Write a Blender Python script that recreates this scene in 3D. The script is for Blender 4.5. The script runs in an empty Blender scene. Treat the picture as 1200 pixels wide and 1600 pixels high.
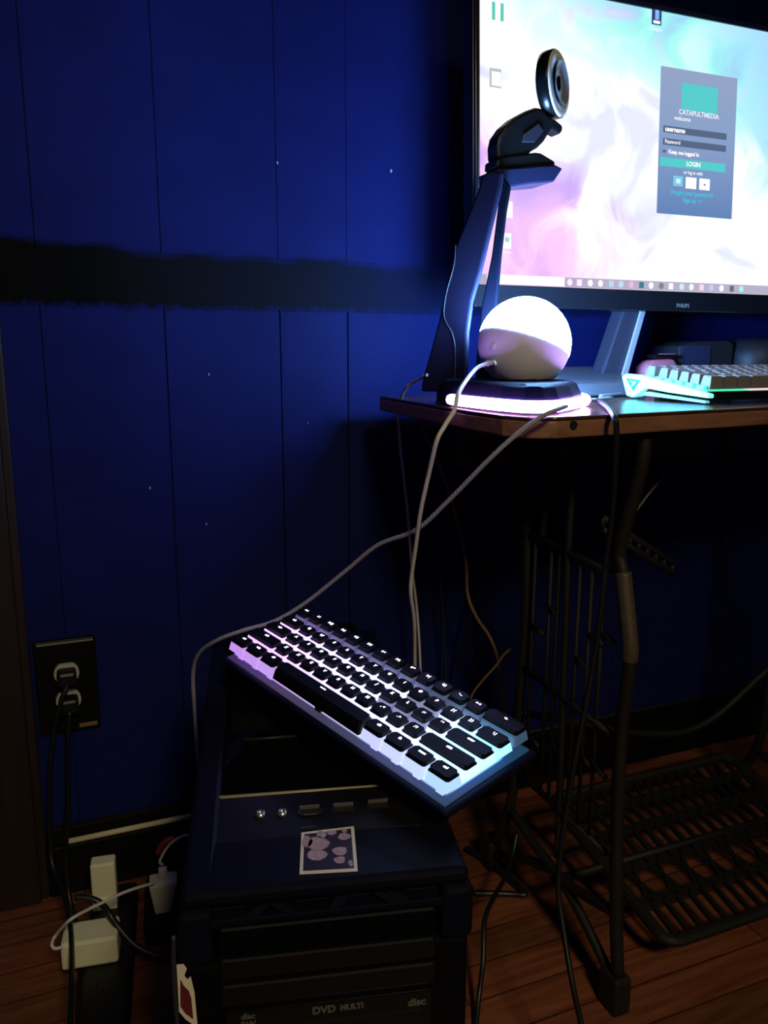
import bpy, bmesh, math, random
from mathutils import Vector, Matrix
random.seed(4)
C = bpy.context.scene.collection
R = math.radians

# ------------------------------------------------------------------ camera, world, lights, exposure
PITCH, YAW, ROLL, F, H = R(11.2), R(22.4), R(-0.1), 1270.0, 0.83
WALL_Y = 1.24
cam = bpy.data.cameras.new('camera'); co = bpy.data.objects.new('camera', cam); C.objects.link(co)
cam.sensor_fit = 'VERTICAL'; cam.sensor_height = 36; cam.lens = F / 1600 * 36; cam.clip_start = .02
hd = Vector((math.sin(YAW), math.cos(YAW), 0)); rt = Vector((math.cos(YAW), -math.sin(YAW), 0)); up = Vector((0, 0, 1))
fw = hd * math.cos(PITCH) - up * math.sin(PITCH); dn = -(up * math.cos(PITCH) + hd * math.sin(PITCH))
r2 = rt * math.cos(ROLL) + dn * math.sin(ROLL); d2 = -rt * math.sin(ROLL) + dn * math.cos(ROLL)
m = Matrix((r2, -d2, -fw)).transposed().to_4x4(); m.translation = Vector((0, 0, H)); co.matrix_world = m
bpy.context.scene.camera = co
vs = bpy.context.scene.view_settings
vs.view_transform = 'Standard'; vs.look = 'None'; vs.gamma = 1; vs.use_curve_mapping = False; vs.exposure = 0.0
w = bpy.data.worlds.new('world'); bpy.context.scene.world = w; w.use_nodes = True
w.node_tree.nodes['Background'].inputs[0].default_value = (.35, .45, 1, 1)
w.node_tree.nodes['Background'].inputs[1].default_value = .002


def area(name, loc, target, size, color, power):
    l = bpy.data.lights.new(name, 'AREA'); l.size = size; l.color = color; l.energy = power
    o = bpy.data.objects.new(name, l); C.objects.link(o); o.location = loc
    o.rotation_euler = (Vector(target) - Vector(loc)).to_track_quat('-Z', 'Y').to_euler()
    return o


rl = area('room_light', (.12, -1.2, 2.0), (.35, .85, 0), .3, (1, .86, .5), 3.5)
rl.data.spread = R(80)


def ray(u, v):
    return r2 * ((u - 600) / F) + d2 * ((v - 800) / F) + fw


def at(u, v, z=None, y=None, x=None):
    r = ray(u, v)
    t = (z - H) / r.z if z is not None else (y / r.y if y is not None else x / r.x)
    return Vector((0, 0, H)) + r * t


# ------------------------------------------------------------------ materials
def mat(name, col, rough=.5, metal=0, emit=None, es=1, spec=None, noise=0, nscale=30, bump=0, trans=0):
    m = bpy.data.materials.new(name); m.use_nodes = True
    nt = m.node_tree; b = nt.nodes['Principled BSDF']
    b.inputs['Base Color'].default_value = (*col, 1); b.inputs['Roughness'].default_value = rough
    b.inputs['Metallic'].default_value = metal
    if spec is not None: b.inputs['Specular IOR Level'].default_value = spec
    if emit:
        b.inputs['Emission Color'].default_value = (*emit, 1); b.inputs['Emission Strength'].default_value = es
    if noise or bump:
        tc = nt.nodes.new('ShaderNodeTexCoord'); n = nt.nodes.new('ShaderNodeTexNoise')
        n.inputs['Scale'].default_value = nscale; n.inputs['Detail'].default_value = 6
        nt.links.new(tc.outputs['Object'], n.inputs['Vector'])
        if noise:
            mx = nt.nodes.new('ShaderNodeMix'); mx.data_type = 'RGBA'
            mx.inputs[6].default_value = (*[c * (1 - noise) for c in col], 1)
            mx.inputs[7].default_value = (*[min(1, c * (1 + noise)) for c in col], 1)
            nt.links.new(n.outputs['Fac'], mx.inputs[0]); nt.links.new(mx.outputs[2], b.inputs['Base Color'])
        if bump:
            bp = nt.nodes.new('ShaderNodeBump'); bp.inputs['Strength'].default_value = bump
            bp.inputs['Distance'].default_value = .002
            nt.links.new(n.outputs['Fac'], bp.inputs['Height']); nt.links.new(bp.outputs[0], b.inputs['Normal'])
    return m


def math_node(nt, op, a, b=None, clamp=False):
    n = nt.nodes.new('ShaderNodeMath'); n.operation = op; n.use_clamp = clamp
    for i, v in enumerate((a, b)):
        if v is None: continue
        if isinstance(v, (int, float)): n.inputs[i].default_value = v
        else: nt.links.new(v, n.inputs[i])
    return n.outputs[0]


def ramp(nt, fac, stops):
    n = nt.nodes.new('ShaderNodeValToRGB'); e = n.color_ramp.elements
    while len(e) < len(stops): e.new(.5)
    for k, (p, c) in zip(e, stops): k.position = p; k.color = (*c, 1)
    nt.links.new(fac, n.inputs[0]); return n.outputs[0]


def mix(nt, fac, a, b):
    n = nt.nodes.new('ShaderNodeMix'); n.data_type = 'RGBA'
    for i, v in ((0, fac), (6, a), (7, b)):
        if isinstance(v, tuple): n.inputs[i].default_value = (*v, 1)
        elif isinstance(v, (int, float)): n.inputs[i].default_value = v
        else: nt.links.new(v, n.inputs[i])
    return n.outputs[2]


def wood_mat(name, c1, c2, rough, plank=None, stretch=(1, 12, 12)):
    m = mat(name, c1, rough); nt = m.node_tree; b = nt.nodes['Principled BSDF']
    tc = nt.nodes.new('ShaderNodeTexCoord'); mp = nt.nodes.new('ShaderNodeMapping'); mp.inputs['Scale'].default_value = stretch
    nt.links.new(tc.outputs['Object'], mp.inputs[0])
    n = nt.nodes.new('ShaderNodeTexNoise'); n.inputs['Scale'].default_value = 7; n.inputs['Detail'].default_value = 8
    n.inputs['Distortion'].default_value = .6
    nt.links.new(mp.outputs[0], n.inputs['Vector'])
    col = ramp(nt, n.outputs['Fac'], [(.3, c1), (.7, c2)])
    if plank:
        br = nt.nodes.new('ShaderNodeTexBrick'); br.inputs['Scale'].default_value = 1
        br.inputs['Brick Width'].default_value = .9; br.inputs['Row Height'].default_value = plank
        br.inputs['Mortar Size'].default_value = .0015; br.inputs['Mortar Smooth'].default_value = .2
        br.inputs['Color1'].default_value = (.7, .7, .7, 1); br.inputs['Color2'].default_value = (1.2, 1.1, 1.1, 1)
        br.inputs['Mortar'].default_value = (.35, .3, .3, 1)
        nt.links.new(tc.outputs['Object'], br.inputs['Vector'])
        mm = nt.nodes.new('ShaderNodeMix'); mm.data_type = 'RGBA'; mm.blend_type = 'MULTIPLY'; mm.inputs[0].default_value = 1
        nt.links.new(col, mm.inputs[6]); nt.links.new(br.outputs['Color'], mm.inputs[7]); col = mm.outputs[2]
    nt.links.new(col, b.inputs['Base Color'])
    return m


BLACK = mat('black_plastic', (.005, .005, .006), .45, spec=.3)
BLACKG = mat('black_gloss_plastic', (.004, .004, .005), .25, spec=.3)
CASE = mat('case_black_paint', (.0025, .0025, .0035), .5, noise=.3, nscale=60, spec=.06)
TRAY = mat('case_tray_black', (.002, .002, .003), .7, spec=.04)
HOLE = mat('hole_black', (.001, .001, .001), .9)
IRON = mat('cast_iron', (.008, .0065, .005), .65, .05, noise=.5, nscale=40, bump=.4)
WHITE = mat('white_plastic', (.85, .82, .6), .4)
LAMPW = mat('lamp_shell_white', (.9, .85, .9), .45)
CREAM = mat('cream_paint', (.8, .72, .5), .5, noise=.2, nscale=20)
SILVER = mat('silver_plastic', (.05, .05, .08), .45, .2)
STAND = mat('stand_navy_black', (.0065, .006, .02), .6, spec=.1)
CHROME = mat('nickel', (.6, .58, .5), .3, .9)
PINK = mat('pink_plastic', (.75, .22, .32), .4)
DARKB = mat('charcoal_plastic', (.02, .02, .028), .5)
WCABLE = mat('white_cable', (.75, .68, .66), .5)
BCABLE = mat('black_cable', (.008, .008, .009), .4)
BRCABLE = mat('brown_cable', (.22, .12, .06), .5)
IVORY = mat('ivory_receptacle', (.55, .5, .36), .4)
OUTP = mat('outlet_plate_black', (.003, .003, .003), .5, spec=.2)
TABLE = wood_mat('table_wood', (.045, .018, .009), (.1, .042, .02), .22)
EDGE = wood_mat('table_edge_wood', (.2, .085, .045), (.36, .16, .085), .5)
FLOOR = wood_mat('floor_wood', (.14, .04, .018), (.28, .095, .045), .45, plank=.057)
CASING = wood_mat('casing_wood', (.011, .004, .0035), (.022, .007, .0055), .6, stretch=(12, 12, 1))
BRAID = mat('braided_cable_grey', (.34, .31, .42), .8)
nt = BRAID.node_tree  # braid pattern
wv = nt.nodes.new('ShaderNodeTexWave'); wv.inputs['Scale'].default_value = 160; tcb = nt.nodes.new('ShaderNodeTexCoord')
nt.links.new(tcb.outputs['Object'], wv.inputs[0])
nt.links.new(ramp(nt, wv.outputs['Fac'], [(.2, (.2, .18, .28)), (.8, (.45, .42, .55))]), nt.nodes['Principled BSDF'].inputs['Base Color'])


def wall_paint(band):
    m = mat('wall_paint_band' if band else 'wall_paint', (.02, .05, .4), .5)
    nt = m.node_tree; b = nt.nodes['Principled BSDF']; b.inputs['Specular IOR Level'].default_value = .08; b.inputs['Roughness'].default_value = .6
    g = nt.nodes.new('ShaderNodeNewGeometry'); sx = nt.nodes.new('ShaderNodeSeparateXYZ'); nt.links.new(g.outputs['Position'], sx.inputs[0])
    n = nt.nodes.new('ShaderNodeTexNoise'); n.inputs['Scale'].default_value = 9; n.inputs['Detail'].default_value = 5
    mp = nt.nodes.new('ShaderNodeMapping'); mp.inputs['Scale'].default_value = (1, 1, 1.6); nt.links.new(g.outputs['Position'], mp.inputs[0])
    nt.links.new(mp.outputs[0], n.inputs['Vector'])
    n2 = nt.nodes.new('ShaderNodeTexNoise'); n2.inputs['Scale'].default_value = 90; mp2 = nt.nodes.new('ShaderNodeMapping')
    mp2.inputs['Scale'].default_value = (1, 1, .15); nt.links.new(g.outputs['Position'], mp2.inputs[0]); nt.links.new(mp2.outputs[0], n2.inputs['Vector'])
    nt.links.new(mp2.outputs[0], n2.inputs['Vector'])
    blue = ramp(nt, n.outputs['Fac'], [(.3, (.0075, .011, .09)), (.7, (.009, .0135, .11))])
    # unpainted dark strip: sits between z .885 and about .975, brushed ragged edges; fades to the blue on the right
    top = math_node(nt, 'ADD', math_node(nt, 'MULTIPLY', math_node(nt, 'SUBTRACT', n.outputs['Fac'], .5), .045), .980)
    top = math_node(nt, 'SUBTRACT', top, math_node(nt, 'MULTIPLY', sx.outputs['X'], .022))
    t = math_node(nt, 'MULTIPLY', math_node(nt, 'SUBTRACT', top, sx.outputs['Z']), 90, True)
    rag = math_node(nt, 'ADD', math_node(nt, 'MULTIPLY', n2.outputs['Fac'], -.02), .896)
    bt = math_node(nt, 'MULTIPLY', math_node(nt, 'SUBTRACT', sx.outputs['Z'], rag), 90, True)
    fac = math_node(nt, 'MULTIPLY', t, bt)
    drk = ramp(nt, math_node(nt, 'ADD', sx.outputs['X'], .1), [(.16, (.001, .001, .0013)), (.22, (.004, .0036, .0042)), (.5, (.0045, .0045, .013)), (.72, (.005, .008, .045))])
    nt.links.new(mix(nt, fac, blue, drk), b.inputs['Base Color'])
    bp = nt.nodes.new('ShaderNodeBump'); bp.inputs['Strength'].default_value = .25; bp.inputs['Distance'].default_value = .001
    nt.links.new(n2.outputs['Fac'], bp.inputs['Height']); nt.links.new(bp.outputs[0], b.inputs['Normal'])
    return m


WALLM = wall_paint(False)
DARKWALL = mat('far_wall_paint', (.02, .04, .25), .6, noise=.2, nscale=8)
CEIL = mat('ceiling_paint', (.08, .08, .09), .7, noise=.1, nscale=8)


# ------------------------------------------------------------------ geometry helpers
def obj(name, bm, material, parent=None, smooth=False, bevel=0, kind=None, label=None, loc=None):
    me = bpy.data.meshes.new(name); bmesh.ops.recalc_face_normals(bm, faces=bm.faces); bm.to_mesh(me); bm.free()
    mats = material if isinstance(material, (list, tuple)) else [material]
    for x in mats: me.materials.append(x)
    if smooth:
        for p in me.polygons: p.use_smooth = True
    o = bpy.data.objects.new(name, me); C.objects.link(o)
    if parent: o.parent = parent
    if bevel:
        b = o.modifiers.new('bevel', 'BEVEL'); b.width = bevel; b.segments = 2; b.limit_method = 'ANGLE'
    if kind: o['kind'] = kind
    if label: o['label'] = label
    if loc is not None: o.location = loc
    return o


def tag(o, label, cat, group=None):
    o['label'] = label; o['category'] = cat
    if group: o['group'] = group
    return o


def thing(name, label, cat, loc=(0, 0, 0), rz=0, group=None):
    o = bpy.data.objects.new(name, None); o.empty_display_size = .02; C.objects.link(o); o.location = loc; o.rotation_euler.z = rz
    return tag(o, label, cat, group)


def box(bm, a, b, mi=0, M=None):
    r = bmesh.ops.create_cube(bm, size=1)
    for v in r['verts']:
        v.co = Vector([(a[i] + b[i]) / 2 + v.co[i] * (b[i] - a[i]) for i in range(3)])
        if M: v.co = M @ v.co
    for f in {f for v in r['verts'] for f in v.link_faces}: f.material_index = mi
    return bm


def B(a, b): return box(bmesh.new(), a, b)


def prism(bm, pts, vec, mi=0):
    vec = Vector(vec); a = [bm.verts.new(p) for p in pts]; b = [bm.verts.new(Vector(p) + vec) for p in pts]
    n = len(pts); fs = [bm.faces.new(a), bm.faces.new(b[::-1])]
    for i in range(n): fs.append(bm.faces.new((a[i], b[i], b[(i + 1) % n], a[(i + 1) % n])))
    for f in fs: f.material_index = mi
    return bm


def spline(pts, k=8):
    P = [Vector(p) for p in pts]
    if len(P) < 3: return P
    P = [P[0] * 2 - P[1]] + P + [P[-1] * 2 - P[-2]]; out = []
    for i in range(1, len(P) - 2):
        for s in range(k):
            t = s / k; a, b, c, d = P[i - 1:i + 3]
            out.append(.5 * ((2 * b) + (c - a) * t + (2 * a - 5 * b + 4 * c - d) * t * t + (3 * b - a - 3 * c + d) * t ** 3))
    out.append(P[-2]); return out


def tube(bm, pts, r, n=8, smooth=True, flat=1.0, closed=False):
    P = spline(pts) if smooth else [Vector(p) for p in pts]
    rings = []; ref = None
    for i, p in enumerate(P):
        d = (P[min(i + 1, len(P) - 1)] - P[max(i - 1, 0)]).normalized()
        if ref is None: ref = d.orthogonal().normalized()
        ref = (ref - d * ref.dot(d)).normalized(); s = d.cross(ref)
        rr = r[i * (len(r) - 1) // max(1, len(P) - 1)] if isinstance(r, (list, tuple)) else r
        rings.append([bm.verts.new(p + (ref * math.cos(2 * math.pi * j / n) + s * math.sin(2 * math.pi * j / n) * flat) * rr) for j in range(n)])
    for a, b in zip(rings, rings[1:]):
        for j in range(n): bm.faces.new((a[j], a[(j + 1) % n], b[(j + 1) % n], b[j]))
    bm.faces.new(rings[0][::-1]); bm.faces.new(rings[-1])
    return bm


def lathe(bm, prof, n=40, M=None):
    rings = []
    for r, z in prof:
        if r < 1e-6: rings.append([bm.verts.new((0, 0, z))])
        else: rings.append([bm.verts.new((r * math.cos(2 * math.pi * j / n), r * math.sin(2 * math.pi * j / n), z)) for j in range(n)])
    for a, b in zip(rings, rings[1:]):
        for j in range(n):
            if len(a) == 1 and len(b) == 1: break
            if len(a) == 1: bm.faces.new((a[0], b[j], b[(j + 1) % n]))
            elif len(b) == 1: bm.faces.new((a[j], b[0], a[(j + 1) % n]))
            else: bm.faces.new((a[j], b[j], b[(j + 1) % n], a[(j + 1) % n]))
    if M:
        for v in bm.verts: v.co = M @ v.co
    return bm


def text(name, s, size, material, parent, M, depth=.0001, align='CENTER', bold=0):
    cu = bpy.data.curves.new(name, 'FONT'); cu.body = s; cu.size = size; cu.align_x = align; cu.align_y = 'CENTER'
    cu.extrude = depth; cu.offset = bold; cu.resolution_u = 3
    o = bpy.data.objects.new(name, cu); C.objects.link(o)
    dg = bpy.context.evaluated_depsgraph_get(); me = bpy.data.meshes.new_from_object(o.evaluated_get(dg))
    bpy.data.objects.remove(o); me.materials.clear(); me.materials.append(material)
    n = bpy.data.objects.new(name, me); C.objects.link(n); n.parent = parent; n.matrix_local = M
    return n


def frame(x, y, z, o):
    m = Matrix((x, y, z)).transposed().to_4x4(); m.translation = o; return m


# ------------------------------------------------------------------ the setting
obj('floor', B((-1.3, -1.9, -.03), (2.6, WALL_Y + .1, 0)), FLOOR, kind='structure')
obj('ceiling', B((-1.3, -1.9, 2.4), (2.6, WALL_Y + .1, 2.43)), CEIL, kind='structure')
obj('wall_left', B((-1.35, -1.9, 0), (-1.3, WALL_Y + .1, 2.4)), DARKWALL, kind='structure')
obj('wall_right', B((2.6, -1.9, 0), (2.65, WALL_Y + .1, 2.4)), DARKWALL, kind='structure')
obj('wall_front', B((-1.35, -1.95, 0), (2.65, -1.9, 2.4)), DARKWALL, kind='structure')
# back wall: tongue panels above, a rail strip, wainscot panels below; V grooves between the boards
bm = bmesh.new()
gr = [-1.3, -.9, -.62, -.35, .0, .166, .338, .448, .62, .8, 1.0, 1.2, 1.36, 1.6, 1.85, 2.1, 2.4, 2.6]
g = .0009
for a, b in zip(gr, gr[1:]):
    box(bm, (a + g, WALL_Y + .003, .965), (b - g, WALL_Y + .02, 2.4))
    box(bm, (a + g, WALL_Y - .002, 0), (b - g, WALL_Y + .02, .8905))
box(bm, (-1.3, WALL_Y + .0045, 0), (2.6, WALL_Y + .09, 2.4))
box(bm, (-1.3, WALL_Y + .0015, .8905), (2.6, WALL_Y + .02, .966))
wall = obj('wall_back', bm, WALLM, kind='structure', bevel=.0006)
SPK = mat('plaster_speck', (.45, .45, .5), .6)
for u, v, s in ((434, 254, 3), (612, 267, 3.4), (326, 585, 2.6), (234, 762, 2.8), (322, 818, 2.6), (480, 660, 1.6)):
    p = at(u, v, y=WALL_Y); bm = bmesh.new()
    yy = WALL_Y - .0035 if p.z < .89 else WALL_Y + .0015
    pts = [(p.x + s * .0004 * math.cos(t) * (1 + .3 * math.sin(3 * t)), yy, p.z + s * .00075 * math.sin(t)) for t in [i * .628 for i in range(10)]]
    prism(bm, pts, (0, .0018, 0)); obj('nail_hole', bm, SPK, wall)
bm = bmesh.new()
x0 = -.05
box(bm, (-.19, WALL_Y - .02, 0), (x0 - .012, WALL_Y + .01, 2.1)); box(bm, (x0 - .014, WALL_Y - .012, 0), (x0, WALL_Y + .01, 2.1))
obj('trim_1', bm, CASING, kind='structure', bevel=.003)
bm = bmesh.new()
box(bm, (x0, WALL_Y - .014, 0), (2.6, WALL_Y + .01, .083)); box(bm, (x0, WALL_Y - .009, .083), (2.6, WALL_Y + .01, .112))
BB = mat('baseboard_dark_paint', (.004, .004, .004), .5, spec=.2)
bb = obj('baseboard_back', bm, BB, kind='structure', bevel=.003)
obj('painted_bead', tube(bmesh.new(), [(x0 + .025, WALL_Y - .0145, .0905), (.42, WALL_Y - .0145, .0905)], .0045, smooth=False), CREAM, bb, True,
    label='cream painted bead')  # ends early, standing in for the shade that hides the rest
obj('cap_bead', tube(bmesh.new(), [(x0 + .01, WALL_Y - .008, .1135), (2.58, WALL_Y - .008, .1135)], .003, smooth=False), IRON, bb, True)

# ------------------------------------------------------------------ outlet
t = thing('wall_outlet', 'black wall outlet plate with two ivory sockets', 'outlet', (-.002, WALL_Y - .004, .34))
bm = B((-.043, -.006, -.073), (.043, .004, .073)); obj('cover_plate', bm, OUTP, t, bevel=.003)
obj('plate_edge', B((-.038, -.0085, .0665), (.040, -.004, .0695)), mat('edge_tan', (.2, .17, .1), .5), t, bevel=.001, label='cream edge')  # thin strips paler than the plate
obj('plate_edge', B((.012, -.0085, -.068), (.038, -.004, -.062)), BRCABLE, t, bevel=.001, label='brown edge')
for zz in (.022, -.02):
    bm = bmesh.new(); pts = []
    for i in range(24):
        a = i / 24 * 2 * math.pi; pts.append((.0175 * math.cos(a), -.012, zz + max(-.0145, min(.0145, .0175 * math.sin(a)))))
    prism(bm, pts, (0, .007, 0)); s = obj('socket', bm, IVORY, t)
    bm = bmesh.new(); box(bm, (-.007, -.0124, zz + .001), (-.005, -.0119, zz + .008)); box(bm, (.005, -.0124, zz + .001), (.007, -.0119, zz + .008)); box(bm, (-.002, -.0124, zz - .009), (.002, -.0119, zz - .005))
    obj('slot', bm, HOLE, s)
obj('screw', lathe(bmesh.new(), [(0, .0014), (.003, .001), (.003, -.001), (0, -.001)], 12, Matrix.Translation((0, -.0068, .001)) @ Matrix.Rotation(R(90), 4, 'X')), CHROME, t)
# cords plugged in
for k, (du, lab, pts) in enumerate((
        (0, 'black power cord hanging from the upper socket, glossy', [(100, 1052), (97, 1092), (84, 1145), (78, 1220), (80, 1340), (98, 1392), (108, 1430), (112, 1480), (112, 1540), (108, 1640)]),
        (0, 'black power cord hanging from the lower socket', [(108, 1098), (106, 1160), (106, 1260), (103, 1330), (108, 1400), (124, 1460), (128, 1500), (126, 1600), (124, 1660)]))):
    t = thing('outlet_cord', lab, 'cord', at(*pts[0], y=WALL_Y - .03))
    o0 = Vector(t.location)
    zz = (.022, -.02)[k] + .34
    c = Vector((-.002, WALL_Y - .016, zz)) - o0
    bm = B(c + Vector((-.0135, -.028, -.012)), c + Vector((.0135, 0, .011))); obj('plug', bm, BCABLE, t, bevel=.005)
    ys = [WALL_Y - .04, WALL_Y - .045, WALL_Y - .05, WALL_Y - .055, WALL_Y - .07, WALL_Y - .12, WALL_Y - .17, WALL_Y - .24, WALL_Y - .34, WALL_Y - .44]
    P = [at(u, v, y=y) - o0 for (u, v), y in zip(pts, ys)]; P[0] = c + Vector((0, -.024, -.008))
    for q in P:
        q.z = max(q.z, .005 - o0.z)
    obj('cable', tube(bmesh.new(), P, .0036), BCABLE, t, True)

# ------------------------------------------------------------------ chargers and power strip on the floor (left)
# power strip
a0 = at(165, 1475, z=.035); ang = R(-8)
t = thing('power_strip', 'black power strip lying on the floor under the white charger', 'power strip', (a0.x + .0, a0.y - .02, 0), ang)
obj('housing', B((-.028, -.36, .0), (.034, .15, .036)), BLACK, t, bevel=.005)
for i in range(6):
    y = .03 - i * .045; bm = bmesh.new()
    for sx in (-.009, .006): box(bm, (sx, y, .0355), (sx + .0025, y + .009, .0363))
    box(bm, (-.003, y - .009, .0355), (.002, y - .004, .0363)); obj('socket', bm, HOLE, t)
Y0 = .0361
t = thing('power_adapter', 'large white charger brick lying across the black power strip', 'charger', (0, 0, 0))
p1 = at(93, 1478, z=.075); p2 = at(183, 1464, z=.075); p3 = at(182, 1430, z=.075); ex = (p2 - p1).normalized(); ey = Vector((-ex.y, ex.x, 0))
W = (p2 - p1).length; bm = bmesh.new(); prism(bm, [p1, p2, p2 + ey * .045, p1 + ey * .045], (0, 0, -.0388))
t.location = (p1.x, p1.y, Y0); off = Vector(t.location)
for v in bm.verts: v.co -= off
obj('body', bm, WHITE, t, bevel=.004)
t2 = t
# upright plug adapter
p = at(168, 1432, z=.04); t = thing('plug_adapter', 'slim white plug adapter standing upright behind the charger brick', 'charger', (p.x, p.y + .035, Y0), ang)
obj('body', B((-.017, -.012, 0), (.017, .012, .072)), WHITE, t, bevel=.003)
obj('lip', B((-.017, -.0145, .0), (.017, -.012, .018)), WHITE, t, bevel=.001)
# second adapter at the right, beside the tower
p = at(253, 1440, z=.04); t = thing('extension_socket', 'black extension socket block on the floor left of the computer tower', 'power strip', (p.x + .01, p.y + .03, 0), ang)
obj('housing', B((-.03, -.03, 0), (.03, .08, .04)), BLACK, t, bevel=.004)
t = thing('usb_charger', 'small white wall charger with a cable plugged into its top', 'charger', (p.x + .008, p.y + .03, .0402), ang)
bm = bmesh.new()
prism(bm, [(-.02, -.016, .047), (.02, -.016, .047), (.008, -.016, 0), (-.013, -.016, 0)], (0, .03, 0)); obj('body', bm, WHITE, t, bevel=.003)
obj('cable_plug', B((-.006, -.005, .047), (.006, .004, .064)), WCABLE, t, bevel=.002)
pc = Vector(t.location) + Vector((0, 0, .068))
cb = obj('charging_cable', tube(bmesh.new(), [pc, at(250, 1345, y=pc.y), at(262, 1323, y=pc.y + .002), at(280, 1309, y=pc.y), at(300, 1306, y=pc.y + .02), at(320, 1330, y=pc.y + .05)], .0022), WCABLE, None, True)
tag(cb, 'short white cable curving up from the small wall charger', 'cable')
cb = obj('red_connector', tube(bmesh.new(), [at(246, 1334, y=pc.y + .03), at(256, 1317, y=pc.y + .03), at(272, 1308, y=pc.y + .03)], .0045), mat('red_plastic', (.25, .03, .02), .4), None, True)
tag(cb, 'dark red cable end behind the white charging cable', 'cable')
cp = [(240, 1380), (215, 1387), (190, 1396), (165, 1408), (140, 1420), (110, 1437), (88, 1460), (81, 1475), (86, 1482), (97, 1480)]
cy = [pc.y - .02, pc.y - .03, pc.y - .04, pc.y - .055, pc.y - .07, pc.y - .09, p1.y + .01, p1.y + .0, p1.y - .004, p1.y - .002]
cb = obj('adapter_cable', tube(bmesh.new(), [at(u, v, y=y) for (u, v), y in zip(cp, cy)], .0022), WCABLE, None, True)
tag(cb, 'thin white cable looping from the charger brick to the small charger', 'cable')
cp = [(118, 1402), (140, 1404), (158, 1412), (172, 1430), (186, 1450), (215, 1480), (262, 1500)]
cb = obj('black_cable', tube(bmesh.new(), [at(u, v, y=y) for (u, v), y in zip(cp, (1.05, 1.05, 1.045, 1.03, 1.02, 1.0, .98))], .0045), BCABLE, None, True)
tag(cb, 'thick black cable crossing in front of the upright white adapter', 'cable')

# ------------------------------------------------------------------ computer tower
TA = R(-13.5); TO = Vector((.055, .474, 0)); TX = Vector((math.cos(TA), math.sin(TA), 0)); TY = Vector((-TX.y, TX.x, 0)); TH = .49


def tl(p):  # world -> tower coordinates
    d = Vector(p) - TO; return Vector((d.dot(TX), d.dot(TY), d.z))


def tt(u, v, z=TH): return tl(at(u, v, z=z))


def tf(u, v, yl=0.0):
    r = ray(u, v); o = Vector((0, 0, H)); t = (yl - (o - TO).dot(TY)) / r.dot(TY); return tl(o + r * t)


tw = thing('computer_tower', 'black desktop computer tower standing on the floor beside the table', 'computer', TO, TA)
TWD, TDP = .19, .46
CB = mat('case_blue_black', (.0035, .0035, .011), .5, noise=.3, nscale=40, spec=.1)
obj('body', B((0, .012, .012), (TWD, TDP, TH - .012)), CASE, tw, bevel=.004)
for fx in (.02, TWD - .05):
    for fy in (.03, TDP - .06): obj('foot', B((fx, fy, 0), (fx + .03, fy + .03, .0125)), BLACK, tw, bevel=.002)
# top frame: side rails, front plate, tray, io strip, rear hump
io_back = (tt(325, 1250).y + tt(620, 1228).y) / 2
for s in (0, 1):
    bm = bmesh.new()
    x0_, x1_ = (0, .022) if s == 0 else (TWD - .022, TWD)
    xi = x1_ if s == 0 else x0_
    prof = [(x0_, .02, TH - .014), (x0_, .02, TH), (x0_, io_back + .03, TH + .003), (x0_, TDP - .01, TH + .012), (x0_, TDP, TH - .014)]
    prism(bm, prof, (x1_ - x0_, 0, 0)); obj('side_rail', bm, CB, tw, bevel=.004)
    bm = bmesh.new()  # diagonal brace running into the tray
    xa, xb = (.022, .05) if s == 0 else (TWD - .022, TWD - .05)
    prism(bm, [(xa, .16, TH - .008), (xa, .2, TH - .008), (xb, .235, TH - .004), (xb, .225, TH - .004)], (0, 0, .008)); obj('brace', bm, CB, tw, bevel=.001)
obj('tray', B((.02, io_back, TH - .014), (TWD - .02, .24, TH - .009)), TRAY, tw)
bm = bmesh.new(); prism(bm, [(.018, io_back - .055, TH - .012), (.018, io_back - .055, TH - .001), (.018, io_back, TH + .001), (.018, io_back, TH - .012)], (TWD - .036, 0, 0))
io = obj('port_panel', bm, BLACK, tw, bevel=.001)
GRN = mat('edge_highlight', (.38, .34, .22), .4)  # pale colour paints the light these black edges catch
obj('panel_ridge', tube(bmesh.new(), [tt(327, 1250) + Vector((0, .002, 0)), tt(622, 1229) + Vector((0, .002, 0))], .0017, smooth=False), GRN, tw, True, label='pale ridge with painted highlight')
# rear fan hump under the far end of the keyboard
bm = bmesh.new(); prism(bm, [(.024, .24, TH - .012), (.024, .25, TH + .002), (.024, .30, TH + .022), (.024, .44, TH + .026), (.024, .455, TH - .012)], (TWD - .048, 0, 0))
hump = obj('fan_cover', bm, TRAY, tw, bevel=.004)
for i in range(7): obj('slat', B((.04 + i * .0165, .315, TH + .0225), (.046 + i * .0165, .43, TH + .0285)), CB, hump)
for (ua, va, ub, vb, m_, r_) in ((380, 1104, 441, 1102, GRN, .0016), (380, 1156, 465, 1150, DARKB, .0012)):
    a, b = tt(ua, va, TH + .002), tt(ub, vb, TH + .002)
    obj('slot_edge', tube(bmesh.new(), [a, b], r_, smooth=False), m_, tw, True)  # lighter than the tray, painting light caught on the slot edges
    obj('grille_bar', B((a.x, a.y - .001, TH - .012), (b.x, a.y + .012, TH + .0015)), TRAY, tw, bevel=.001)
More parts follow.
